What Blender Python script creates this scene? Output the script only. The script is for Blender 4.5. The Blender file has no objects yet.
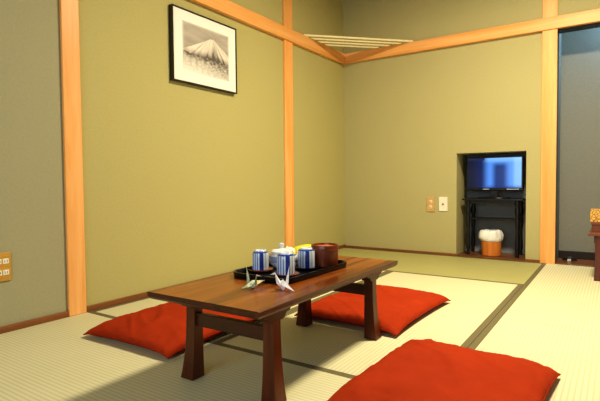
import bpy, bmesh, math, random
from mathutils import Vector, Matrix, noise
random.seed(4)
C = bpy.context.scene.collection
PI = math.pi

# ------------------------------------------------------------------ materials
def mat(name, col, rough=.6, spec=.4, metal=0, bump=0, bscale=60, var=0, vscale=8, stretch=(1,1,1), coat=0, sheen=0, trans=0):
    m = bpy.data.materials.new(name); m.use_nodes = True
    nt = m.node_tree; b = nt.nodes['Principled BSDF']
    b.inputs['Base Color'].default_value = (*col, 1)
    b.inputs['Roughness'].default_value = rough
    b.inputs['Specular IOR Level'].default_value = spec
    b.inputs['Metallic'].default_value = metal
    b.inputs['Coat Weight'].default_value = coat
    b.inputs['Sheen Weight'].default_value = sheen
    if trans: b.inputs['Transmission Weight'].default_value = trans
    tc = nt.nodes.new('ShaderNodeTexCoord'); mp = nt.nodes.new('ShaderNodeMapping')
    mp.inputs['Scale'].default_value = stretch
    nt.links.new(tc.outputs['Object'], mp.inputs[0])
    if var:
        n = nt.nodes.new('ShaderNodeTexNoise'); n.inputs['Scale'].default_value = vscale; n.inputs['Detail'].default_value = 6
        r = nt.nodes.new('ShaderNodeValToRGB')
        r.color_ramp.elements[0].position = .3; r.color_ramp.elements[1].position = .7
        r.color_ramp.elements[0].color = (*[c*(1-var) for c in col], 1)
        r.color_ramp.elements[1].color = (*[min(1, c*(1+var)) for c in col], 1)
        nt.links.new(mp.outputs[0], n.inputs['Vector']); nt.links.new(n.outputs['Fac'], r.inputs[0])
        nt.links.new(r.outputs[0], b.inputs['Base Color'])
    if bump:
        n2 = nt.nodes.new('ShaderNodeTexNoise'); n2.inputs['Scale'].default_value = bscale; n2.inputs['Detail'].default_value = 4
        bp = nt.nodes.new('ShaderNodeBump'); bp.inputs['Strength'].default_value = bump; bp.inputs['Distance'].default_value = .003
        nt.links.new(mp.outputs[0], n2.inputs['Vector']); nt.links.new(n2.outputs['Fac'], bp.inputs['Height'])
        nt.links.new(bp.outputs[0], b.inputs['Normal'])
    return m

def wood(name, c1, c2, axis='z', rough=.4, scale=14, coat=0, spec=.4):
    """grain running along an axis"""
    m = bpy.data.materials.new(name); m.use_nodes = True
    nt = m.node_tree; b = nt.nodes['Principled BSDF']
    b.inputs['Roughness'].default_value = rough; b.inputs['Coat Weight'].default_value = coat
    b.inputs['Specular IOR Level'].default_value = spec
    tc = nt.nodes.new('ShaderNodeTexCoord'); mp = nt.nodes.new('ShaderNodeMapping')
    s = [scale]*3; s['xyz'.index(axis)] = scale*.06
    mp.inputs['Scale'].default_value = s
    n = nt.nodes.new('ShaderNodeTexNoise'); n.inputs['Scale'].default_value = 1; n.inputs['Detail'].default_value = 5; n.inputs['Distortion'].default_value = .6
    w = nt.nodes.new('ShaderNodeTexNoise'); w.inputs['Scale'].default_value = 6; w.inputs['Detail'].default_value = 3
    mx = nt.nodes.new('ShaderNodeMath'); mx.operation = 'MULTIPLY_ADD'; mx.inputs[1].default_value = .35
    r = nt.nodes.new('ShaderNodeValToRGB')
    r.color_ramp.elements[0].position = .5; r.color_ramp.elements[1].position = .85
    r.color_ramp.elements[0].color = (*c1, 1); r.color_ramp.elements[1].color = (*c2, 1)
    L = nt.links.new
    L(tc.outputs['Object'], mp.inputs[0]); L(mp.outputs[0], n.inputs['Vector']); L(mp.outputs[0], w.inputs['Vector'])
    L(w.outputs['Fac'], mx.inputs[0]); L(n.outputs['Fac'], mx.inputs[2]); L(mx.outputs[0], r.inputs[0]); L(r.outputs[0], b.inputs['Base Color'])
    bp = nt.nodes.new('ShaderNodeBump'); bp.inputs['Strength'].default_value = .08; bp.inputs['Distance'].default_value = .002
    L(mx.outputs[0], bp.inputs['Height']); L(bp.outputs[0], b.inputs['Normal'])
    return m

def tatami(name, c1, c2, axis, pitch=.0155):
    """rush weave: ribs running along the given axis"""
    m = bpy.data.materials.new(name); m.use_nodes = True
    nt = m.node_tree; b = nt.nodes['Principled BSDF']; L = nt.links.new
    b.inputs['Roughness'].default_value = .62; b.inputs['Specular IOR Level'].default_value = .25
    tc = nt.nodes.new('ShaderNodeTexCoord'); sx = nt.nodes.new('ShaderNodeSeparateXYZ')
    L(tc.outputs['Object'], sx.inputs[0])
    o = sx.outputs['Y' if axis == 'x' else 'X']; o2 = sx.outputs['X' if axis == 'x' else 'Y']
    def math_(op, a, bb=None):
        n = nt.nodes.new('ShaderNodeMath'); n.operation = op
        if hasattr(a, 'links'): L(a, n.inputs[0])
        else: n.inputs[0].default_value = a
        if bb is not None:
            if hasattr(bb, 'links'): L(bb, n.inputs[1])
            else: n.inputs[1].default_value = bb
        return n.outputs[0]
    s = math_('SINE', math_('MULTIPLY', o, 2*PI/pitch))
    rib = math_('ABSOLUTE', math_('SINE', math_('MULTIPLY', o, PI/pitch)))
    rush = math_('SINE', math_('MULTIPLY', o2, 2*PI/.0035))
    hgt = math_('ADD', math_('POWER', rib, .5), math_('MULTIPLY', rush, .08))
    n = nt.nodes.new('ShaderNodeTexNoise'); n.inputs['Scale'].default_value = 5; n.inputs['Detail'].default_value = 8
    L(tc.outputs['Object'], n.inputs['Vector'])
    f = math_('ADD', math_('MULTIPLY', math_('POWER', rib, .6), .75), math_('MULTIPLY', n.outputs['Fac'], .35))
    r = nt.nodes.new('ShaderNodeValToRGB')
    r.color_ramp.elements[0].position = .35; r.color_ramp.elements[1].position = .9
    r.color_ramp.elements[0].color = (*c1, 1); r.color_ramp.elements[1].color = (*c2, 1)
    L(f, r.inputs[0]); L(r.outputs[0], b.inputs['Base Color'])
    bp = nt.nodes.new('ShaderNodeBump'); bp.inputs['Strength'].default_value = .22; bp.inputs['Distance'].default_value = .0012
    L(hgt, bp.inputs['Height']); L(bp.outputs[0], b.inputs['Normal'])
    return m

def vcol_mat(name, rough=.7, emit=0, coat=0):
    m = bpy.data.materials.new(name); m.use_nodes = True
    nt = m.node_tree; b = nt.nodes['Principled BSDF']
    a = nt.nodes.new('ShaderNodeVertexColor'); a.layer_name = 'Col'
    b.inputs['Roughness'].default_value = rough; b.inputs['Coat Weight'].default_value = coat
    if emit:
        b.inputs['Base Color'].default_value = (.01, .012, .02, 1)
        nt.links.new(a.outputs[0], b.inputs['Emission Color']); b.inputs['Emission Strength'].default_value = emit
    else: nt.links.new(a.outputs[0], b.inputs['Base Color'])
    return m

M = {}
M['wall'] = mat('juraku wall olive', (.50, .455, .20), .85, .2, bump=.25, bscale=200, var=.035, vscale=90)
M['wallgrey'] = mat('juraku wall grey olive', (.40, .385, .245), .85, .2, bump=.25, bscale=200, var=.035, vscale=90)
M['wallback'] = mat('juraku wall back', (.485, .445, .225), .85, .2, bump=.25, bscale=200, var=.035, vscale=90)
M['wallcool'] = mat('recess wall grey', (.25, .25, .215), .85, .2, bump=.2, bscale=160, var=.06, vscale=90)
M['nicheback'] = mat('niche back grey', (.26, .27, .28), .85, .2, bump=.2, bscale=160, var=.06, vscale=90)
M['ceil'] = wood('ceiling boards', (.28, .20, .12), (.36, .26, .16), 'y', .6, 8)
for ax in 'xyz':
    M['cedar'+ax] = wood('pale cedar '+ax, (.84, .38, .10), (.96, .52, .20), ax, .42, 16)
M['trim'] = wood('brown trim', (.17, .06, .018), (.28, .11, .035), 'y', .5, 20)
M['trimx'] = wood('brown trim x', (.17, .06, .018), (.28, .11, .035), 'x', .5, 20)
M['recfloor'] = wood('recess floor board', (.13, .05, .02), (.24, .10, .04), 'x', .3, 14)
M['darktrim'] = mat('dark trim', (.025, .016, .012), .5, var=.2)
for ax in 'xy':
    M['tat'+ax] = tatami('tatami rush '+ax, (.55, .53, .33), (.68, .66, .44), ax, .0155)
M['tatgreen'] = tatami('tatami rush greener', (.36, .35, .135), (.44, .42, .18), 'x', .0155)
M['border'] = mat('tatami border cloth', (.17, .15, .08), .8, .2, bump=.3, bscale=400, var=.15, vscale=200)
M['red'] = mat('vermilion cotton', (.36, .038, .008), .85, .08, bump=.2, bscale=500, var=.08, vscale=9)
M['redp'] = mat('vermilion piping', (.34, .026, .004), .8, .15, bump=.2, bscale=400)
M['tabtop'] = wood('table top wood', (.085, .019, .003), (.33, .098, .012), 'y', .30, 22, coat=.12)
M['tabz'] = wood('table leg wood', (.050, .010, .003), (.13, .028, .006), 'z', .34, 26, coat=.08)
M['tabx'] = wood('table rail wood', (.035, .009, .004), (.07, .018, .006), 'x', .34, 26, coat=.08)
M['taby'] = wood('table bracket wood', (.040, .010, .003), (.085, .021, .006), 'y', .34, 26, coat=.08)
M['lacq'] = mat('black lacquer', (.004, .003, .003), .28, .35, coat=.1)
M['blackw'] = mat('black stained wood', (.008, .008, .010), .35, .45, var=.2)
M['blackp'] = mat('black plastic', (.008, .008, .010), .25, .5)
M['coaster'] = wood('reddish coaster', (.13, .025, .010), (.24, .055, .02), 'x', .3, 30, coat=.3)
M['porc'] = mat('white porcelain', (.82, .84, .86), .18, .5, coat=.5)
M['porcgrey'] = mat('white rim', (.75, .80, .88), .2, .5, coat=.4)
M['blue'] = mat('cobalt glaze', (.02, .07, .36), .2, .5, coat=.5)
M['brownlac'] = wood('brown lacquer', (.12, .022, .006), (.21, .042, .010), 'z', .28, 20, coat=.15)
M['brownin'] = mat('copper red inside', (.52, .14, .06), .3, .5)
M['yellow'] = mat('yellow wrapper', (.85, .72, .03), .35, .5, bump=.4, bscale=60)
M['wrap'] = mat('pale wrapper', (.80, .85, .70), .35, .5, bump=.4, bscale=60)
M['paperw'] = mat('white origami paper', (.92, .93, .95), .6, .3, var=.08, vscale=60)
M['binwood'] = wood('bin wood', (.55, .17, .03), (.75, .28, .06), 'z', .4, 30)
M['bag'] = mat('white plastic bag', (.85, .85, .83), .35, .4, bump=.5, bscale=50)
M['plateW'] = mat('white plate', (.88, .84, .70), .4)
M['plateB'] = mat('tan plate', (.62, .40, .18), .45)
M['plateY'] = wood('wood plate', (.50, .27, .05), (.68, .40, .09), 'y', .4, 40)
M['hole'] = mat('dark slots', (.02, .02, .02), .6)
M['slat'] = mat('pale peeled slat', (.95, .84, .52), .5, .3, var=.06, vscale=30)
M['frame'] = mat('black picture frame', (.010, .009, .008), .3, .5)
M['matb'] = mat('cream mat board', (.92, .92, .86), .8, .2)
M['glass'] = mat('grey', (.9, .9, .9), .1)
M['stone'] = mat('dark cable', (.02, .02, .02), .3, .5)
M['mahog'] = wood('mahogany', (.07, .012, .010), (.13, .026, .016), 'z', .3, 26, coat=.3)
M['boxbrown'] = wood('brown wood box', (.11, .032, .010), (.20, .062, .018), 'x', .35, 26, coat=.2)
M['metal'] = mat('silver', (.6, .6, .62), .3, .5, metal=1)

# cup glaze: vertical stripes by angle
def stripe_mat(name, phase):
    m = bpy.data.materials.new(name); m.use_nodes = True
    nt = m.node_tree; b = nt.nodes['Principled BSDF']; L = nt.links.new
    b.inputs['Roughness'].default_value = .2; b.inputs['Coat Weight'].default_value = .4
    tc = nt.nodes.new('ShaderNodeTexCoord'); gr = nt.nodes.new('ShaderNodeTexGradient'); gr.gradient_type = 'RADIAL'
    mp = nt.nodes.new('ShaderNodeMapping'); mp.inputs['Rotation'].default_value = (0, 0, phase)
    L(tc.outputs['Object'], mp.inputs[0]); L(mp.outputs[0], gr.inputs[0])
    ml = nt.nodes.new('ShaderNodeMath'); ml.operation = 'MULTIPLY'; ml.inputs[1].default_value = 2
    fr = nt.nodes.new('ShaderNodeMath'); fr.operation = 'FRACT'
    L(gr.outputs['Fac'], ml.inputs[0]); L(ml.outputs[0], fr.inputs[0])
    r = nt.nodes.new('ShaderNodeValToRGB'); r.color_ramp.interpolation = 'CONSTANT'
    W = (.72, .79, .90, 1); B = (.02, .06, .34, 1); T = (.60, .60, .52, 1); P = (.12, .24, .62, 1)
    st = [(0, B), (.16, W), (.20, T), (.26, P), (.29, W), (.35, T), (.39, P), (.42, W), (.50, P), (.54, W), (.60, P), (.63, W), (.68, P), (.74, W), (.80, P), (.84, W), (.90, P), (.94, W)]
    e = r.color_ramp.elements; e[0].position = 0; e[0].color = B; e[1].position = st[1][0]; e[1].color = st[1][1]
    for p_, c_ in st[2:]:
        q = e.new(p_); q.color = c_
    L(fr.outputs[0], r.inputs[0]); L(r.outputs[0], b.inputs['Base Color'])
    return m

def brocade():
    m = bpy.data.materials.new('gold brocade paper'); m.use_nodes = True
    nt = m.node_tree; b = nt.nodes['Principled BSDF']; L = nt.links.new
    b.inputs['Roughness'].default_value = .45
    tc = nt.nodes.new('ShaderNodeTexCoord'); v = nt.nodes.new('ShaderNodeTexVoronoi'); v.feature = 'DISTANCE_TO_EDGE'; v.inputs['Scale'].default_value = 60
    r = nt.nodes.new('ShaderNodeValToRGB'); r.color_ramp.elements[0].position = .05; r.color_ramp.elements[1].position = .14
    r.color_ramp.elements[0].color = (.22, .09, .02, 1); r.color_ramp.elements[1].color = (.70, .42, .09, 1)
    L(tc.outputs['Object'], v.inputs['Vector']); L(v.outputs['Distance'], r.inputs[0]); L(r.outputs[0], b.inputs['Base Color'])
    return m
M['brocade'] = brocade()
def origami_pattern():
    m = bpy.data.materials.new('patterned origami paper'); m.use_nodes = True
    nt = m.node_tree; b = nt.nodes['Principled BSDF']; L = nt.links.new
    b.inputs['Roughness'].default_value = .6
    tc = nt.nodes.new('ShaderNodeTexCoord'); v = nt.nodes.new('ShaderNodeTexNoise'); v.inputs['Scale'].default_value = 45; v.inputs['Detail'].default_value = 1
    r = nt.nodes.new('ShaderNodeValToRGB')
    e = r.color_ramp.elements; e[0].position = .36; e[0].color = (.30, .42, .24, 1); e[1].position = .62; e[1].color = (.85, .70, .20, 1)
    q = e.new(.48); q.color = (.72, .72, .52, 1)
    L(tc.outputs['Object'], v.inputs['Vector']); L(v.outputs['Fac'], r.inputs[0]); L(r.outputs[0], b.inputs['Base Color'])
    return m
M['origami'] = origami_pattern()

# ------------------------------------------------------------------ mesh helpers
def box(bm, a, b, rot=None):
    vs = [bm.verts.new((x, y, z)) for z in (a[2], b[2]) for y in (a[1], b[1]) for x in (a[0], b[0])]
    for f in ((0, 2, 3, 1), (4, 5, 7, 6), (0, 1, 5, 4), (2, 6, 7, 3), (0, 4, 6, 2), (1, 3, 7, 5)):
        bm.faces.new([vs[i] for i in f])
    return vs
def lathe(bm, prof, cx=0, cy=0, n=40, cap=True):
    rings = []
    for r, z in prof:
        rings.append([bm.verts.new((cx+r*math.cos(2*PI*i/n), cy+r*math.sin(2*PI*i/n), z)) for i in range(n)])
    for a, b in zip(rings, rings[1:]):
        for i in range(n): bm.faces.new((a[i], a[(i+1) % n], b[(i+1) % n], b[i]))
    if cap:
        bm.faces.new(rings[0][::-1]); bm.faces.new(rings[-1])
def tube(bm, pts, r, n=8, closed=False):
    pts = [Vector(p) for p in pts]; N = len(pts); rings = []
    for i, p in enumerate(pts):
        if closed: t = pts[(i+1) % N]-pts[i-1]
        else: t = pts[min(i+1, N-1)]-pts[max(i-1, 0)]
        t.normalize(); up = Vector((0, 0, 1)) if abs(t.z) < .9 else Vector((1, 0, 0))
        s = t.cross(up).normalized(); u = s.cross(t)
        rr = r[i] if isinstance(r, (list, tuple)) else r
        rings.append([bm.verts.new(p+s*rr*math.cos(2*PI*k/n)+u*rr*math.sin(2*PI*k/n)) for k in range(n)])
    pr = list(zip(rings, rings[1:])) + ([(rings[-1], rings[0])] if closed else [])
    for a, b in pr:
        for k in range(n): bm.faces.new((a[k], a[(k+1) % n], b[(k+1) % n], b[k]))
    if not closed: bm.faces.new(rings[0][::-1]); bm.faces.new(rings[-1])
def prism(bm, poly, z0, z1, axis='z'):
    def P(u, v, w): return {'z': (u, v, w), 'x': (w, u, v), 'y': (u, w, v)}[axis]
    a = [bm.verts.new(P(u, v, z0)) for u, v in poly]; b = [bm.verts.new(P(u, v, z1)) for u, v in poly]
    n = len(poly); bm.faces.new(a[::-1]); bm.faces.new(b)
    for i in range(n): bm.faces.new((a[i], a[(i+1) % n], b[(i+1) % n], b[i]))
def obj(name, bm, m, parent=None, bevel=0, smooth=False, loc=None, seg=2):
    bmesh.ops.recalc_face_normals(bm, faces=bm.faces)
    me = bpy.data.meshes.new(name); bm.to_mesh(me); bm.free()
    o = bpy.data.objects.new(name, me); C.objects.link(o)
    for mm in (m if isinstance(m, list) else [m]): me.materials.append(mm)
    if parent: o.parent = parent
    if loc: o.location = loc
    if smooth:
        for p in me.polygons: p.use_smooth = True
        if smooth != 'all':
            me.set_sharp_from_angle(angle=math.radians(38))
    if bevel:
        b = o.modifiers.new('bevel', 'BEVEL'); b.width = bevel; b.segments = seg; b.limit_method = 'ANGLE'
    return o
def boxes(name, bl, m, parent=None, bevel=0, loc=None):
    bm = bmesh.new()
    for a, b in bl: box(bm, a, b)
    return obj(name, bm, m, parent, bevel, loc=loc)
def thing(name, label, cat, loc=(0, 0, 0), rz=0, group=None):
    o = bpy.data.objects.new(name, None); C.objects.link(o); o.empty_display_size = .05
    o.location = loc; o.rotation_euler = (0, 0, rz); return tag(o, label, cat, group)
def tag(o, label, cat, group=None):
    o['label'] = label; o['category'] = cat
    if group: o['group'] = group
    return o
def struct(o, label, cat):
    tag(o, label, cat); o['kind'] = 'structure'; return o

# ------------------------------------------------------------------ room shell
XR, YF, ZC = 3.55, -5.3, 2.42
NX0, NX1, NZ, ND = 1.054, 1.579, .852, .32      # television niche
PX0, PX1 = 1.681, 1.782                          # pillar on the back wall
struct(boxes('floor', [((-.2, YF-.1, -.12), (XR+.1, .6, -.052))], M['trim']), 'sub floor under the tatami mats', 'floor')
boxw = lambda n, bl, m, l: struct(boxes(n, bl, m), l, 'wall')
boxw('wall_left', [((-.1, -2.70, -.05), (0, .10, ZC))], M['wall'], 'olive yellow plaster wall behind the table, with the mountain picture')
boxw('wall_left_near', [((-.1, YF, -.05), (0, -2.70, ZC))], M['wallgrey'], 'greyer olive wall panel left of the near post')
boxw('wall_back', [((0, 0, -.05), (NX0, .06, ZC)), ((NX0, 0, NZ), (NX1, .06, ZC)), ((NX1, 0, -.05), (PX1-.01, .06, ZC)),
                   ((PX1-.01, 0, 1.80), (XR, .06, ZC))], M['wallback'], 'olive grey plaster back wall with a square television niche')
boxw('wall_niche', [((NX0-.03, .06, -.05), (NX0, ND+.03, NZ+.03)), ((NX1, .06, -.05), (NX1+.03, ND+.03, NZ+.03)),
                    ((NX0, .06, NZ), (NX1, ND+.03, NZ+.03))], M['wallback'], 'olive side walls inside the television niche')
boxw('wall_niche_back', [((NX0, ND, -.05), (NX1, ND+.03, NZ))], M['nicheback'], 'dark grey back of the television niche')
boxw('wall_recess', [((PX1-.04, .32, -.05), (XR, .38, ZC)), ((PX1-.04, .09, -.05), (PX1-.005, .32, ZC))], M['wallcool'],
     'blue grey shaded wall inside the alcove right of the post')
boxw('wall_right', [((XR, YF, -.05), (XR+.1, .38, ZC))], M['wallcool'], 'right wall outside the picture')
# front wall with a window opening
WX0, WX1, WZ0, WZ1 = .5, 2.9, .45, 1.75
boxw('wall_front', [((-.1, YF-.1, -.05), (WX0, YF, ZC)), ((WX1, YF-.1, -.05), (XR+.1, YF, ZC)), ((WX0, YF-.1, -.05), (WX1, YF, WZ0)),
                    ((WX0, YF-.1, WZ1), (WX1, YF, ZC))], M['wallcool'], 'wall behind the photographer')
struct(boxes('window_1', [((WX0, YF-.08, WZ0), (WX1, YF-.02, WZ0+.04)), ((WX0, YF-.08, WZ1-.04), (WX1, YF-.02, WZ1)),
                          ((WX0, YF-.08, WZ0), (WX0+.04, YF-.02, WZ1)), ((WX1-.04, YF-.08, WZ0), (WX1, YF-.02, WZ1)),
                          ((1.68, YF-.08, WZ0), (1.72, YF-.02, WZ1))], M['cedarx']), 'wooden window frame behind the photographer', 'window')
struct(boxes('ceiling', [((-.1, YF-.1, ZC), (XR+.1, .4, ZC+.06))], M['ceil']), 'wooden board ceiling', 'ceiling')
# trims
struct(boxes('baseboard_left', [((0, YF, -.05), (.014, 0, .027))], M['trim'], bevel=.002), 'brown strip along the foot of the left wall', 'baseboard')
struct(boxes('baseboard_back', [((.014, -.014, -.05), (NX0, 0, .020)), ((NX1, -.014, -.05), (PX0, 0, .020))], M['trimx'], bevel=.002), 'brown strip along the foot of the back wall', 'baseboard')
struct(boxes('trim_1', [((NX0, -.012, -.05), (NX1, ND, .010))], M['recfloor'], bevel=.001), 'brown board floor of the television niche', 'trim')
struct(boxes('trim_2', [((PX1-.005, -.008, -.05), (XR, .32, .004))], M['recfloor'], bevel=.001), 'brown wooden floor board of the alcove', 'trim')
struct(boxes('baseboard_recess', [((PX1-.005, .300, .004), (XR, .32, .062))], M['darktrim'], bevel=.002), 'dark skirting along the back of the alcove', 'baseboard')
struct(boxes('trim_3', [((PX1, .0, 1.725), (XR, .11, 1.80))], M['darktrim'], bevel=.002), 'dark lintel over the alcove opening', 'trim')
def post(n, a, b, lab): struct(boxes(n, [(a, b)], M['cedarz'], bevel=.003), lab, 'post')
post('trim_4', (0, -.978, 0), (.018, -.868, ZC), 'pale cedar post on the left wall right of the picture')
post('trim_5', (0, -2.748, 0), (.016, -2.660, ZC), 'pale cedar post on the left wall near the outlet')
post('trim_6', (PX0, -.022, -.05), (PX1, .02, ZC), 'pale cedar post on the back wall between niche and alcove')
struct(boxes('trim_12', [((PX1-.10, .02, -.05), (PX1-.001, .10, ZC))], M['darktrim']), 'side of the post in the alcove, its shade painted in as dark colour', 'trim')  # shadow on the post's flank put in as a dark material
struct(boxes('trim_7', [((0, YF, 1.724), (.034, 0, 1.818))], M['cedary'], bevel=.003), 'orange cedar rail along the left wall', 'rail')
struct(boxes('trim_8', [((.034, -.034, 1.730), (XR, 0, 1.8185))], M['cedarx'], bevel=.003), 'orange cedar rail along the back wall', 'rail')

# ------------------------------------------------------------------ tatami
def mat_thing(x0, x1, y0, y1, axis, label, m=None):
    t = thing('tatami_mat', label, 'tatami mat', ((x0+x1)/2, (y0+y1)/2, -.05), group=None)
    w, h = (x1-x0)/2-.0008, (y1-y0)/2-.0008; B = .027
    if axis == 'x':
        boxes('rush_surface', [((-w, -h+B, 0), (w, h-B, .050))], m or M['tatx'], t, bevel=.001)
        for s in (-1, 1):
            a, b = sorted((s*h, s*(h-B))); boxes('cloth_border', [((-w, a, 0), (w, b, .0508))], M['border'], t, bevel=.001)
    else:
        boxes('rush_surface', [((-w+B, -h, 0), (w-B, h, .050))], m or M['taty'], t, bevel=.001)
        for s in (-1, 1):
            a, b = sorted((s*w, s*(w-B))); boxes('cloth_border', [((a, -h, 0), (b, h, .0508))], M['border'], t, bevel=.001)
    return t
e = .014
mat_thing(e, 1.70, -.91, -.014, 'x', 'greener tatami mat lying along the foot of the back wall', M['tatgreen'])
mat_thing(e, .85, -2.63, -.91, 'y', 'tatami mat along the left wall, behind the left red cushion')
mat_thing(.85, 1.70, -2.63, -.91, 'y', 'tatami mat under the far half of the table and the far red cushion')
mat_thing(e, 1.70, -3.53, -2.63, 'x', 'tatami mat under the near table legs, reaching the left wall')
mat_thing(1.70, 2.58, -1.70, -.014, 'y', 'tatami mat on the right side in front of the alcove')
mat_thing(1.70, 2.58, -3.42, -1.70, 'y', 'tatami mat at the right foreground beside the near red cushion')
mat_thing(2.58, 3.54, -1.70, -.014, 'y', 'tatami mat at the far right edge below the side table')
mat_thing(2.58, 3.54, -3.42, -1.70, 'y', 'tatami mat outside the right edge of the picture')
mat_thing(e, 1.70, -4.43, -3.53, 'x', 'tatami mat just in front of the picture, left')
mat_thing(1.70, 3.54, -4.32, -3.42, 'x', 'tatami mat under the photographer')
mat_thing(e, 1.70, -5.29, -4.43, 'x', 'tatami mat by the window, left')
mat_thing(1.70, 3.54, -5.29, -4.32, 'x', 'tatami mat by the window, right')

# ------------------------------------------------------------------ zabuton cushions
def zabuton(cx, cy, hx, hy, rz, label, seed, hgt=.072):
    t = thing('floor_cushion', label, 'cushion', (cx, cy, 0), rz, 'vermilion floor cushions round the low table')
    bm = bmesh.new(); N = 84
    def P(u, v, side):
        k = (1-u*u*.9)*0 
        pin = 1-.035*(1-v*v)*abs(u)**3; pin2 = 1-.035*(1-u*u)*abs(v)**3   # sides drawn in between corners
        x, y = hx*u*pin, hy*v*pin2
        e_ = max(0, (1-u**8))**.5*max(0, (1-v**8))**.5
        d = max(0, (1-abs(u)**2.4)*(1-abs(v)**2.4))
        cr = noise.noise(Vector((u*1.7+v*2.6+seed, u*.6-v*.4+seed*2, 1.1))); cr = max(0, 1-abs(cr)*5)*.014*d**.4*(noise.noise(Vector((u*1.5, v*1.5, seed+7)))+.35)
        pk = (noise.noise(Vector((u*16+seed, 0, seed)))*math.exp(-(1-abs(v))*9)+noise.noise(Vector((0, v*16, seed)))*math.exp(-(1-abs(u))*9))*.0075*e_
        wr = cr+pk+noise.noise(Vector((u*3.2+seed, v*3.2, seed)))*.006*d**.3
        edge = 1-max(abs(u), abs(v))
        w2 = noise.noise(Vector((u*9+seed, v*9, 3.3)))*.010*math.exp(-edge*7)*e_
        corner = (abs(u)*abs(v))**4
        zc = .030-.017*corner
        if side > 0: z = zc+(hgt-.030)*e_**.9*(.62+.38*d**.6)+wr+w2
        else: z = zc-min(zc-.003, .024+.002*d)*(max(0, 1-abs(u)**22)*max(0, 1-abs(v)**22))**1.2
        return (x, y, max(z, .001))
    g = {}
    for side in (1, -1):
        for i in range(N+1):
            for j in range(N+1):
                u = math.sin((2*i/N-1)*PI/2); v = math.sin((2*j/N-1)*PI/2)
                if (i in (0, N) or j in (0, N)) and side < 0: g[side, i, j] = g[1, i, j]
                else: g[side, i, j] = bm.verts.new(P(u, v, side))
        for i in range(N):
            for j in range(N):
                q = [g[side, i, j], g[side, i+1, j], g[side, i+1, j+1], g[side, i, j+1]]
                bm.faces.new(q if side > 0 else q[::-1])
    path = [(i, 0) for i in range(N)]+[(N, j) for j in range(N)]+[(N-i, N) for i in range(N)]+[(0, N-j) for j in range(N)]
    pp = [tuple(g[1, i, j].co) for i, j in path]
    obj('cover', bm, M['red'], t, smooth='all')
    bm = bmesh.new(); tube(bm, pp, .0026, 6, closed=True); obj('piping', bm, M['redp'], t, smooth='all')
    return t
zabuton(.602, -2.590, .250, .292, .02, 'vermilion floor cushion against the left wall side of the table', 1.3)
zabuton(1.194, -1.880, .252, .333, -.03, 'vermilion floor cushion behind the table, partly under its far end', 5.1)
zabuton(1.757, -2.600, .25, .305, -.03, 'vermilion floor cushion in the right foreground, nearest the camera', 9.4)

# ------------------------------------------------------------------ low table
TH = .296
T = thing('low_table', 'low rectangular dark reddish brown wooden table with flared legs, holding the tea tray', 'table', (1.189, -2.592, .0010))
HW, HL = .217, .459
bm = bmesh.new()   # slab: chamfered under edge
lay = [(HW-.006, HL-.006, TH-.021), (HW-.001, HL-.001, TH-.014), (HW, HL, TH-.002), (HW-.002, HL-.002, TH)]
rings = []
for a, b, z in lay: rings.append([bm.verts.new(p) for p in ((-a, -b, z), (a, -b, z), (a, b, z), (-a, b, z))])
for r0, r1 in zip(rings, rings[1:]):
    for i in range(4): bm.faces.new((r0[i], r0[(i+1) % 4], r1[(i+1) % 4], r1[i]))
bm.faces.new(rings[0][::-1]); bm.faces.new(rings[-1])
bmesh.ops.recalc_face_normals(bm, faces=bm.faces)
for f_ in bm.faces: f_.material_index = 0 if f_.normal.z > .9 else 1
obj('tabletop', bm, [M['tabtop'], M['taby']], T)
LX, LY = .156, .324
zb = TH-.021
for sx in (-1, 1):
    for sy in (-1, 1):
        bm = bmesh.new(); prof = []
        for k in range(11):
            f = k/10; z = zb*f - 0
            hw = .0182+.0085*(1-f)**2.8
            prof.append((hw, z+.0004*(1-f)))
        rr = []
        for hw, z in prof:
            c0, c1 = sx*LX+sx*(hw-.0182)*1.0, sy*LY+sy*(hw-.0182)*.6
            rr.append([bm.verts.new((c0+a*hw, c1+b*hw, z)) for a, b in ((-1, -1), (1, -1), (1, 1), (-1, 1))])
        for r0, r1 in zip(rr, rr[1:]):
            for i in range(4): bm.faces.new((r0[i], r0[(i+1) % 4], r1[(i+1) % 4], r1[i]))
        bm.faces.new(rr[0][::-1]); bm.faces.new(rr[-1])
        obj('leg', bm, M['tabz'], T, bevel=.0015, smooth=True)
        # scalloped bracket running lengthwise under the slab
        x0 = sx*LX; c = sy*LY
        pl = [(-.066, 0), (-.066, -.019), (-.060, -.024), (-.044, -.026), (-.038, -.036), (-.026, -.042), (.026, -.042), (.038, -.036), (.044, -.026), (.060, -.024), (.066, -.019), (.066, 0)]
        bm = bmesh.new(); prism(bm, [(c+a, zb+.0005+b) for a, b in pl], x0-.0205, x0+.0205, 'x')
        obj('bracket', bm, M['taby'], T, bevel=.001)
for sy in (-1, 1):
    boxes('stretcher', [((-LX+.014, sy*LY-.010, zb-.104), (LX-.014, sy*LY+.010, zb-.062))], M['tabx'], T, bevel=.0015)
for sx in (-1, 1):
    boxes('side_rail', [((sx*LX-.009, -LY+.05, zb-.010), (sx*LX+.009, LY-.05, zb+.0004))], M['taby'], T)

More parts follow.
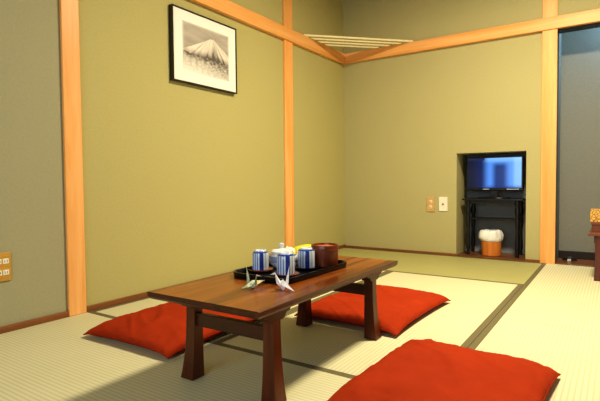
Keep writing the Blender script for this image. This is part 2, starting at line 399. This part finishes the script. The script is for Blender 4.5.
# ------------------------------------------------------------------ tray
def rrect(hx, hy, r, n=8):
    o = []
    for cx, cy, a0 in ((hx-r, hy-r, 0), (-hx+r, hy-r, 90), (-hx+r, -hy+r, 180), (hx-r, -hy+r, 270)):
        for i in range(n+1):
            a = math.radians(a0+90*i/n); o.append((cx+r*math.cos(a), cy+r*math.sin(a)))
    return o
TR = thing('serving_tray', 'black lacquered tray with rounded corners on the low table, holding the tea things', 'tray', (1.165, -2.549, TH+.0003), -.02)
bm = bmesh.new(); hx, hy = .127, .208
prof = [(-.010, 0), (0, .003), (.003, .018), (.002, .021), (-.003, .021), (-.006, .018), (-.010, .0065), (-.014, .006)]
rings = [[bm.verts.new((x, y, z)) for x, y in rrect(hx+d, hy+d, .045+d)] for d, z in prof]
for a, b in zip(rings, rings[1:]):
    for i in range(len(a)): bm.faces.new((a[i], a[(i+1) % len(a)], b[(i+1) % len(a)], b[i]))
bm.faces.new(rings[0][::-1]); bm.faces.new(rings[-1])
obj('tray_body', bm, M['lacq'], TR, smooth=True)
TZ = TH+.0068

# saucers and upside-down cups
def cup(x, y, r, h, label, clabel, ph, cr=.047, cm=None):
    c = thing('coaster', clabel, 'coaster', (x, y, TZ), group='round coasters under the cups')
    bm = bmesh.new(); lathe(bm, [(.028, 0), (.030, .002), (cr-.004, .004), (cr, .009), (cr-.002, .0095), (cr-.007, .0062), (.01, .006)], n=48)
    obj('coaster_body', bm, cm or M['coaster'], c, smooth=True)
    t = thing('tea_cup', label, 'cup', (x, y, TZ+.0064), group='blue striped cups turned upside down on the tray')
    bm = bmesh.new()
    lathe(bm, [(r-.003, 0), (r-.001, .001), (r, .006), (r*1.0, h*.5), (r*.985, h*.80), (r*.94, h*.865)], n=48, cap=False)
    bm.faces.new([v for v in bm.verts if v.co.z < 1e-6][::-1])
    obj('cup_wall', bm, stripe_mat('striped glaze', .12*PI-(math.atan2(-3.978-y, 2.157-x)+ph)), t, smooth=True)
    bm = bmesh.new(); lathe(bm, [(r*.94, h*.865), (r*.90, h*.90), (r*.74, h*.93), (r*.70, h*.935)], n=48, cap=False)
    obj('shoulder_band', bm, M['blue'], t, smooth=True)
    bm = bmesh.new(); lathe(bm, [(r*.72, h*.93), (r*.70, h*.985), (r*.66, h), (r*.58, h), (r*.55, h*.96), (r*.1, h*.955)], n=48)
    obj('foot_ring', bm, M['porcgrey'], t, smooth=True)
    return t
CAMP = Vector((2.1565, -3.9777, .6264))
def phase_for(x, y, off):   # turn the broad blue stripe to where the photo shows it (a fixed angle of the cup)
    a = math.atan2(CAMP.y-y, CAMP.x-x); return -(a+off)+PI
cup(1.079, -2.632, .0300, .072, 'blue and white striped cup upside down, at the near left end of the tray', 'round reddish coaster under the leftmost striped cup', .25)
cup(1.207, -2.652, .0315, .075, 'blue and white striped cup upside down, nearest the white paper crane', 'round reddish coaster under the middle striped cup', .35)
cup(1.197, -2.507, .0325, .073, 'blue and white striped cup upside down, beside the brown round container', 'round dark coaster under the right striped cup', .25, cm=M['lacq'])

# teapot
TP = thing('teapot', 'small white porcelain teapot with a knobbed lid behind the striped cups', 'teapot', (1.098, -2.528, TZ+.0002), .6)
bm = bmesh.new(); lathe(bm, [(.028, 0), (.032, .003), (.046, .018), (.050, .034), (.047, .050), (.036, .060)], n=48)
obj('pot_body', bm, M['porc'], TP, smooth=True)
bm = bmesh.new(); lathe(bm, [(.0485, .0225), (.0508, .030), (.0508, .038), (.0488, .0455)], n=48, cap=False); obj('blue_band', bm, mat('washed blue', (.25, .32, .52), .25, coat=.4), TP, smooth=True)
bm = bmesh.new(); lathe(bm, [(.040, .058), (.041, .062), (.030, .069), (.010, .073), (.007, .075)], n=40); ld = obj('lid', bm, M['porc'], TP, smooth=True)
bm = bmesh.new(); lathe(bm, [(.006, .073), (.009, .078), (.011, .085), (.009, .091), (.003, .093)], n=24); obj('knob', bm, M['porc'], ld, smooth=True)
bm = bmesh.new(); tube(bm, [(.040, 0, .028), (.058, 0, .034), (.070, 0, .048), (.078, 0, .060)], [.013, .010, .0075, .006], 16); obj('spout', bm, M['porc'], TP, smooth=True)
bm = bmesh.new(); tube(bm, [(.010, -.040, .040), (.012, -.060, .046), (.014, -.085, .054)], [.009, .010, .012], 16); obj('handle', bm, M['porc'], TP, smooth=True)

# yellow wrapped packets
def pillow_pack(name, label, cat, loc, rot, hx, hy, hz, m, m2):
    t = thing(name, label, cat, loc); t.rotation_euler = rot
    bm = bmesh.new(); N = 14
    g = {}
    for s in (1, -1):
        for i in range(N+1):
            for j in range(N+1):
                u = 2*i/N-1; v = 2*j/N-1
                if s < 0 and (i in (0, N) or j in (0, N)): g[s, i, j] = g[1, i, j]; continue
                z = s*hz*(1-abs(u)**2.5)**.6*(1-abs(v)**3)**.6+noise.noise(Vector((u*4, v*4, hx*50)))*.002
                g[s, i, j] = bm.verts.new((hx*u, hy*v, z))
        for i in range(N):
            for j in range(N):
                q = [g[s, i, j], g[s, i+1, j], g[s, i+1, j+1], g[s, i, j+1]]; bm.faces.new(q if s > 0 else q[::-1])
    obj('wrapper', bm, m, t, smooth='all')
    for s in (-1, 1):
        bm = bmesh.new(); n = 12
        a = [bm.verts.new((s*hx*.97, hy*(2*i/n-1), 0)) for i in range(n+1)]
        b = [bm.verts.new((s*(hx+.007), hy*(2*i/n-1)*1.04, .0012*(-1)**i)) for i in range(n+1)]
        for i in range(n): bm.faces.new((a[i], a[i+1], b[i+1], b[i]))
        obj('crimped_end', bm, m2, t)
    return t
BW = thing('snack_bowl', 'small white bowl behind the right striped cup, holding wrapped sweets', 'bowl', (1.122, -2.432, TZ+.0002))
bm = bmesh.new(); lathe(bm, [(.018, 0), (.020, .004), (.034, .024), (.040, .046), (.0385, .0465), (.032, .026), (.010, .010)], n=40); obj('bowl_body', bm, M['porc'], BW, smooth=True)
pillow_pack('wrapped_sweet', 'yellow wrapped sweet heaped on the bowl behind the striped cup', 'sweet', (1.132, -2.427, TZ+.060), (.35, -.15, .75), .036, .024, .012, M['yellow'], M['yellow'])
pillow_pack('wrapped_sweet', 'pale green wrapped sweet between the teapot and the yellow one', 'sweet', (1.095, -2.457, TZ+.054), (.3, .5, .5), .018, .016, .011, M['wrap'], M['wrap'])

# brown round container
BC = thing('wooden_container', 'round reddish brown wooden container at the far right end of the tray', 'container', (1.221, -2.413, TZ+.0002))
bm = bmesh.new(); R0 = .0525
lathe(bm, [(R0-.004, 0), (R0-.001, .002), (R0, .008), (R0, .060), (R0+.001, .0602), (R0+.001, .0655), (R0, .066), (R0, .080), (R0-.001, .082), (R0-.005, .082), (R0-.006, .080), (R0-.006, .066), (.01, .066)], n=56)
obj('container_wall', bm, M['brownlac'], BC, smooth=True)
bm = bmesh.new(); lathe(bm, [(R0-.007, .0665), (R0-.008, .072), (R0-.014, .076), (.012, .078), (.003, .078)], n=48); obj('copper_lid', bm, M['brownin'], BC, smooth=True)

# ------------------------------------------------------------------ origami cranes
def crane(loc, F, B, ridge, neck, neckw, head, tail, wings, m, label):
    """all points in a frame whose x axis is the direction along the table corner facing the seat"""
    t = thing('origami_crane', label, 'origami crane', loc, math.atan2(.56, .83))
    F, B, ridge, neck, head, tail = map(Vector, (F, B, ridge, neck, head, tail))
    ax = (F-B); side = Vector((-ax.y, ax.x, 0)).normalized(); mid = (F+B)/2; foot = Vector((mid.x, mid.y, .0008))
    def part(n, vs, fs, th=.0006):
        bm = bmesh.new(); v = [bm.verts.new(p) for p in vs]
        for f in fs: bm.faces.new([v[i] for i in f])
        o = obj(n, bm, m, t); s_ = o.modifiers.new('s', 'SOLIDIFY'); s_.thickness = th
    l, r_ = mid+side*.009, mid-side*.009
    l.z = r_.z = .010
    part('body', [F, B, l, r_, ridge, foot+side*.004, foot-side*.004],
         [(0, 2, 4), (0, 4, 3), (1, 4, 2), (1, 3, 4), (0, 5, 2), (0, 6, 5), (0, 3, 6), (1, 2, 5), (1, 5, 6), (1, 6, 3)])
    part('neck', [F.lerp(foot, .55), F+side*neckw, F-side*neckw, neck, F.lerp(ridge, .5)], [(0, 1, 3), (0, 3, 2), (4, 3, 1), (4, 2, 3)])
    hd = (head-neck).normalized(); dn = Vector((0, 0, -.005))
    part('head', [neck+Vector((0, 0, .001)), neck+dn+side*.0018, neck+dn-side*.0018, head], [(0, 1, 3), (0, 3, 2), (1, 2, 3)])
    part('tail', [B.lerp(foot, .5), B+side*.0045, B-side*.0045, tail, B.lerp(ridge, .5)], [(0, 1, 3), (0, 3, 2), (4, 3, 1), (4, 2, 3)])
    for tip in wings:
        tip = Vector(tip); sg = 1 if (tip-mid).dot(side) > 0 else -1; q = mid+side*sg*.004
        a1 = F.lerp(q, .25); a2 = B.lerp(q, .25)
        m1 = (tip+ridge)/2+Vector((0, 0, -.0005))
        part('wing', [a1, a2, ridge, tip, m1], [(0, 4, 2), (0, 3, 4), (1, 2, 4), (1, 4, 3)])
crane((1.226, -2.843, TH+.0003), (.004, -.014, .012), (-.024, .012, .014), (-.009, .0, .027), (.005, -.010, .046), .004, (.022, -.006, .040), (-.028, .010, .071),
      [(-.040, -.022, .006), (.030, .014, .024)], M['origami'], 'small origami crane of greenish gold patterned paper, left one on the table edge')
crane((1.314, -2.818, TH+.0003), (-.013, -.010, .022), (.014, .010, .016), (.001, .001, .034), (-.024, -.007, .056), .011, (-.038, -.009, .051), (.021, .006, .077),
      [(.036, -.024, .002), (-.016, .034, .020)], M['paperw'], 'small white paper origami crane on the table corner, in front of the middle cup')

# ------------------------------------------------------------------ picture
PY0, PY1, PZ0, PZ1 = -2.100, -1.550, 1.222, 1.652
PF = thing('framed_picture', 'thin black framed print of a snowy mountain on the left wall', 'picture', (0, (PY0+PY1)/2, (PZ0+PZ1)/2))
hw, hh, fw = (PY1-PY0)/2, (PZ1-PZ0)/2, .007
boxes('frame', [((.001, -hw, -hh), (.032, -hw+fw, hh)), ((.001, hw-fw, -hh), (.032, hw, hh)), ((.001, -hw+fw, -hh), (.032, hw-fw, -hh+fw)), ((.001, -hw+fw, hh-fw), (.032, hw-fw, hh))], M['frame'], PF, bevel=.001)
boxes('mat_board', [((.002, -hw+fw, -hh+fw), (.025, hw-fw, hh-fw))], M['matb'], PF)
def fbm(x, y, s=0): return noise.fractal(Vector((x, y, s)), .7, 2.1, 5)
def mountain(u, v):      # u 0..1 left-right, v 0..1 bottom-top
    d = u-.62
    top = .84-.62*abs(d)**.9*(1 if d < 0 else 1.12)
    if abs(d) < .04: top = min(top, .808+.008*math.sin(u*90))
    top += .006*fbm(u*14, 2)
    low = .40+.025*fbm(u*9, 5)-.05*u          # foot of the cone
    if v > top:
        c = .44+.08*fbm(u*3, v*9, 1)+.10*(v-top)
    elif v > low:
        dep = (top-v)/(max(.05, .84-low))
        rad = d/(top*0+(.90-v))                # radial gullies running down from the summit
        g = fbm(rad*9, (.9-v)*1.5, 4)
        c = .86-.55*max(0, g)*(.4+dep)-.70*max(0, dep-.28)**1.0-(.22 if d > .01 and g > -.1 else 0)*min(1, (.84-v)*5)
        c -= .40*max(0, 1-(v-low)/.12)
    else:
        k = min(1, (low-v)/.12); h = fbm(u*16, v*26, 7)
        c = .14+.34*k+.34*h-.16*max(0, u-.4)*k
    c = max(.12, min(.92, c)); col = Vector((c, c*.90, c*.78))
    paper = Vector((.90, .88, .80))
    f = max(0, min(1, (.40-v)*2.6-u*.55))
    m_ = min(u, 1-u, v, 1-v); f = max(f, max(0, 1-m_*25)*.6)
    return col*(1-f)+paper*f
def painted(name, parent, NX, NY, P, colf, m):
    bm = bmesh.new(); lay = bm.loops.layers.float_color.new('Col')
    g = [[bm.verts.new(P(i/NX, j/NY)) for j in range(NY+1)] for i in range(NX+1)]
    cc = {}
    for i in range(NX+1):
        for j in range(NY+1): cc[g[i][j]] = (*colf(i/NX, j/NY), 1)
    for i in range(NX):
        for j in range(NY):
            f = bm.faces.new((g[i][j], g[i+1][j], g[i+1][j+1], g[i][j+1]))
            for l in f.loops: l[lay] = cc[l.vert]
    me = bpy.data.meshes.new(name); bm.to_mesh(me); bm.free()
    o = bpy.data.objects.new(name, me); C.objects.link(o); o.parent = parent; me.materials.append(m); return o
cy0, cz0 = PF.location.y, PF.location.z
painted('mountain_print', PF, 130, 96, lambda u, v: (.0253, -2.022-cy0+u*.400, 1.292-cz0+v*.292), mountain, vcol_mat('sepia ink print', .8))

# ------------------------------------------------------------------ wall plates
O = thing('power_outlet', 'wood coloured double outlet plate on the left wall at the left edge', 'outlet', (0, -3.032, .279))
boxes('plate', [((.0005, -.037, -.061), (.008, .037, .061))], M['plateY'], O, bevel=.002)
for z in (.024, -.024):
    for k, y in enumerate((-.013, .016)):
        s = boxes('socket', [((.004, y-.012, z-.011), (.0095, y+.012, z+.011))], M['plateW'], O, bevel=.0015)
        boxes('slots', [((.0090, y-.006, z-.005), (.0099, y-.004, z+.005)), ((.0090, y+.004, z-.005), (.0099, y+.006, z+.005))], M['hole'], s)
O = thing('power_outlet', 'tan outlet plate with two round sockets on the back wall, left of the white plate', 'outlet', (.838, 0, .427))
boxes('plate', [((-.033, -.008, -.062), (.033, -.0005, .062))], M['plateB'], O, bevel=.002)
for z in (.021, -.023):
    bm = bmesh.new(); lathe(bm, [(.016, 0), (.016, .003), (.014, .0045), (.004, .005)], n=28)
    bmesh.ops.rotate(bm, verts=bm.verts, matrix=Matrix.Rotation(PI/2, 3, 'X')); bmesh.ops.translate(bm, verts=bm.verts, vec=(0, -.0065, z))
    s = obj('socket', bm, mat('pale socket', (.85, .62, .36), .4), O, smooth=True)
    boxes('slots', [((-.006, -.0122, z-.005), (-.004, -.0112, z+.005)), ((.004, -.0122, z-.005), (.006, -.0122+.001, z+.005))], M['hole'], s)
O = thing('antenna_socket', 'white wall plate with a small dark jack beside the niche', 'wall socket', (.945, 0, .431))
boxes('plate', [((-.036, -.008, -.060), (.036, -.0005, .060))], M['plateW'], O, bevel=.002)
bm = bmesh.new(); lathe(bm, [(.008, 0), (.008, .006), (.004, .0085), (.002, .0085)], n=20)
bmesh.ops.rotate(bm, verts=bm.verts, matrix=Matrix.Rotation(PI/2, 3, 'X')); bmesh.ops.translate(bm, verts=bm.verts, vec=(0, -.0075, 0))
obj('jack', bm, mat('grey jack', (.22, .2, .2), .3), O, smooth=True)

# ------------------------------------------------------------------ corner shelf of slats
CS = thing('corner_shelf', 'pale peeled wooden rods laid across the room corner on top of the rails', 'shelf', (0, 0, 1.8185))
for i, d in enumerate((.700, .59, .48, .37)):
    bm = bmesh.new(); r = .0090 if i == 0 else .0078
    off = .026
    p0 = (.012, -d, r); p1 = (d*.975, -.012, r)
    tube(bm, [p0, ((p0[0]+p1[0])/2, (p0[1]+p1[1])/2, r), p1], r, 12); obj('rod', bm, M['slat'], CS, smooth=True)

# ------------------------------------------------------------------ niche: stand, tv, bin
NZF = .0105
ST = thing('television_stand', 'small black wooden stand with turned legs inside the wall niche', 'stand', (1.315, .175, NZF))
boxes('stand_top', [((-.235, -.105, .452), (.235, .115, .468))], M['blackw'], ST, bevel=.003)
boxes('apron', [((-.205, -.085, .428), (.205, -.073, .452)), ((-.205, .083, .428), (.205, .095, .452))], M['blackw'], ST)
boxes('shelf', [((-.200, -.085, .293), (.200, .095, .303))], M['blackw'], ST, bevel=.002)
for sx in (-1, 1):
    for y in (-.079, .089):
        bm = bmesh.new()
        lathe(bm, [(.013, 0), (.015, .010), (.011, .030), (.017, .06), (.015, .12), (.012, .20), (.016, .26), (.017, .30), (.012, .318), (.019, .345), (.021, .375), (.012, .405), (.018, .425), (.018, .453)], sx*.190, y, 20)
        obj('leg', bm, M['blackw'], ST, smooth=True)
TV = thing('television', 'small black flat television standing in the niche, a blue window reflection painted on its screen as glow', 'television', (1.315, .165, NZF+.4685), .0)
HWt = .223
bm = bmesh.new(); lathe(bm, [(.11, 0), (.115, .003), (.112, .009), (.03, .014)], n=48)
bmesh.ops.scale(bm, verts=bm.verts, vec=(1.12, .62, 1)); obj('base', bm, M['blackp'], TV, smooth=True)
boxes('neck', [((-.03, -.010, .010), (.03, .012, .085))], M['blackp'], TV, bevel=.004)
boxes('casing', [((-HWt, -.020, .063), (HWt, .022, .345))], M['blackp'], TV, bevel=.006)
def scr_reflection(u, v):  # blue window reflection on the dark screen, painted as emission colours
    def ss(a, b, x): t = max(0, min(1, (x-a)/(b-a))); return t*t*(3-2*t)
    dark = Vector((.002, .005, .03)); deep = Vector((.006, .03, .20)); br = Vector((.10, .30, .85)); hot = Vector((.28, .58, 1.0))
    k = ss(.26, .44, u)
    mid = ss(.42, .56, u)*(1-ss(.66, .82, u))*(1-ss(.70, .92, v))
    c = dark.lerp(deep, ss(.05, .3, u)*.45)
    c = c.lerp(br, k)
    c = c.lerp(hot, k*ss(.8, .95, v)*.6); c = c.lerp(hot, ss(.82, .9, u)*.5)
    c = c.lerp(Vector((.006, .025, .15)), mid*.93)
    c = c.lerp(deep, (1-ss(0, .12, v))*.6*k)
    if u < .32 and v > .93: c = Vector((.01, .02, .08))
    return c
painted('screen', TV, 60, 36, lambda u, v: (-HWt+.014+u*(2*HWt-.028), -.0203, .088+v*.244), scr_reflection, vcol_mat('screen window reflection', .15, 1.0, .3))
ps = mat('pale strip', (.5, .6, .8), .3)
for a_, b_ in ((-.085, -.035), (.10, .19)): boxes('silver_strip', [((a_, -.0215, .073), (b_, -.0200, .079))], ps, TV)

BN = thing('waste_bin', 'orange brown round wooden waste bin with a white bag liner under the stand', 'bin', (1.303, .128, NZF))
bm = bmesh.new(); lathe(bm, [(.070, 0), (.074, .004), (.080, .12), (.082, .140), (.078, .140), (.076, .13), (.02, .012)], n=48); obj('bin_body', bm, M['binwood'], BN, smooth=True)
bm = bmesh.new(); n = 56; rings = []
for k, (r, z) in enumerate([(.080, .120), (.084, .124), (.083, .14), (.081, .165), (.078, .19), (.072, .205), (.056, .212), (.045, .205), (.03, .17)]):
    ring = []
    for i in range(n):
        a = 2*PI*i/n
        w = noise.noise(Vector((math.cos(a)*2.2, math.sin(a)*2.2, z*16)))*.014+noise.noise(Vector((math.cos(a)*7, math.sin(a)*7, z*30)))*.005
        rr = r+(w if k > 1 else w*.2)+(.016*max(0, -math.cos(a)) if 1 < k < 7 else 0)
        ring.append(bm.verts.new((rr*math.cos(a), rr*math.sin(a), z+w*.5*(k > 2))))
    rings.append(ring)
for a, b in zip(rings, rings[1:]):
    for i in range(n): bm.faces.new((a[i], a[(i+1) % n], b[(i+1) % n], b[i]))
obj('bag_liner', bm, M['bag'], BN, smooth='all')

# ------------------------------------------------------------------ right edge: side table, box, tissue box; alcove cable
SD = thing('side_table', 'reddish brown wooden side table cut by the right edge in front of the alcove', 'table', (2.29, -.33, .0012))
boxes('tabletop', [((-.275, -.235, .278), (.275, .235, .297))], M['boxbrown'], SD, bevel=.004)
boxes('apron', [((-.245, -.222, .235), (.245, -.206, .278)), ((-.245, .206, .235), (.245, .222, .278)), ((-.245, -.206, .235), (-.229, .206, .278)), ((.229, -.206, .235), (.245, .206, .278))], M['mahog'], SD)
for sx in (-1, 1):
    for sy in (-1, 1):
        bm = bmesh.new(); x, y = sx*.222, sy*.205
        rr = [[bm.verts.new((x+a*h, y+b*h, z)) for a, b in ((-1, -1), (1, -1), (1, 1), (-1, 1))] for h, z in ((.022, 0), (.019, .05), (.017, .15), (.019, .278))]
        for r0, r1 in zip(rr, rr[1:]):
            for i in range(4): bm.faces.new((r0[i], r0[(i+1) % 4], r1[(i+1) % 4], r1[i]))
        bm.faces.new(rr[0][::-1]); bm.faces.new(rr[-1]); obj('leg', bm, M['mahog'], SD, bevel=.002)
BX = thing('wooden_box', 'plain brown wooden box on the side table at the right edge', 'box', (2.19, -.42, .2973))
boxes('box_body', [((-.16, -.085, 0), (.16, .085, .045))], M['boxbrown'], BX, bevel=.003)
boxes('box_lid', [((-.163, -.088, .0452), (.163, .088, .062))], M['boxbrown'], BX, bevel=.003)
TB = thing('tissue_box', 'gold patterned tissue box lying on the brown wooden box', 'tissue box', (2.165, -.425, .3597))
boxes('carton', [((-.145, -.07, 0), (.145, .07, .078))], M['brocade'], TB, bevel=.003)
bm = bmesh.new(); prism(bm, rrect(.08, .018, .017), .0782, .0792); obj('opening', bm, M['paperw'], TB)
KB = thing('cable_coil', 'dark coiled cable with a pale plug on the alcove floor', 'cable', (1.865, .19, .0045))
bm = bmesh.new(); tube(bm, [((.045+.006*math.sin(i*.37))*math.cos(i*.42), (.034+.004*math.cos(i*.5))*math.sin(i*.42), .005+.00035*i) for i in range(60)], .0045, 8); obj('cord', bm, M['stone'], KB, smooth=True)
boxes('plug', [((-.015, -.055, 0), (.010, -.035, .016))], mat('pale plug', (.6, .58, .56), .4), KB, bevel=.003)

# ------------------------------------------------------------------ lamp fixture and lights
LP = thing('ceiling_lamp', 'round ceiling lamp above the room, outside the picture', 'lamp', (1.90, -1.65, ZC))
bm = bmesh.new(); lathe(bm, [(.27, 0), (.27, -.03), (.255, -.06), (.24, -.065)], n=48); obj('lamp_housing', bm, M['ceil'], LP, smooth=True)
bm = bmesh.new(); lathe(bm, [(.235, -.066), (.22, -.085), (.15, -.10), (.02, -.105)], n=48)
dm = bpy.data.materials.new('lamp diffuser'); dm.use_nodes = True; b = dm.node_tree.nodes['Principled BSDF']
b.inputs['Emission Color'].default_value = (1, .82, .52, 1); b.inputs['Emission Strength'].default_value = 6
obj('diffuser', bm, dm, LP, smooth=True)
def area(n, loc, tgt, size, power, col, shape='DISK', sy=None):
    l = bpy.data.lights.new(n, 'AREA'); l.energy = power; l.color = col; l.shape = shape; l.size = size
    if sy: l.size_y = sy
    o = bpy.data.objects.new(n, l); C.objects.link(o); o.location = loc
    o.rotation_euler = (Vector(tgt)-Vector(loc)).to_track_quat('-Z', 'Y').to_euler(); return o
area('lamp_light', (1.90, -1.65, ZC-.115), (1.90, -1.65, 0), .36, 82, (1, .86, .60))
area('window_light', ((WX0+WX1)/2, YF-.12, 1.1), ((WX0+WX1)/2, 0, .9), 2.3, 30, (.78, .89, 1), 'RECTANGLE', 1.25)
area('alcove_daylight_fill', (2.42, .16, 1.98), (2.05, .32, 1.55), .12, 9, (.35, .65, 1), 'DISK')  # added blue fill, stands in for daylight reaching the alcove wall
w = bpy.data.worlds.new('World'); bpy.context.scene.world = w; w.use_nodes = True
w.node_tree.nodes['Background'].inputs[0].default_value = (.75, .85, 1, 1); w.node_tree.nodes['Background'].inputs[1].default_value = .6

# ------------------------------------------------------------------ camera
yaw, pit, rol = -.5902, -.0388, -.0088
cy, sy, cp, sp = math.cos(yaw), math.sin(yaw), math.cos(pit), math.sin(pit)
f = Vector((sy*cp, cy*cp, sp)); r = Vector((cy, -sy, 0)); u = r.cross(f)
c, s = math.cos(rol), math.sin(rol)
r, u = c*r+s*u, -s*r+c*u
cam = bpy.data.cameras.new('Camera'); co = bpy.data.objects.new('Camera', cam); C.objects.link(co)
mw = Matrix((( r.x, u.x, -f.x, CAMP.x), (r.y, u.y, -f.y, CAMP.y), (r.z, u.z, -f.z, CAMP.z), (0, 0, 0, 1)))
co.matrix_world = mw
cam.sensor_width = 36; cam.lens = 472.9/600*36; cam.clip_start = .02
bpy.context.scene.camera = co
vs = bpy.context.scene.view_settings
vs.view_transform = 'Standard'; vs.look = 'Medium High Contrast'; vs.exposure = 0; vs.gamma = 1
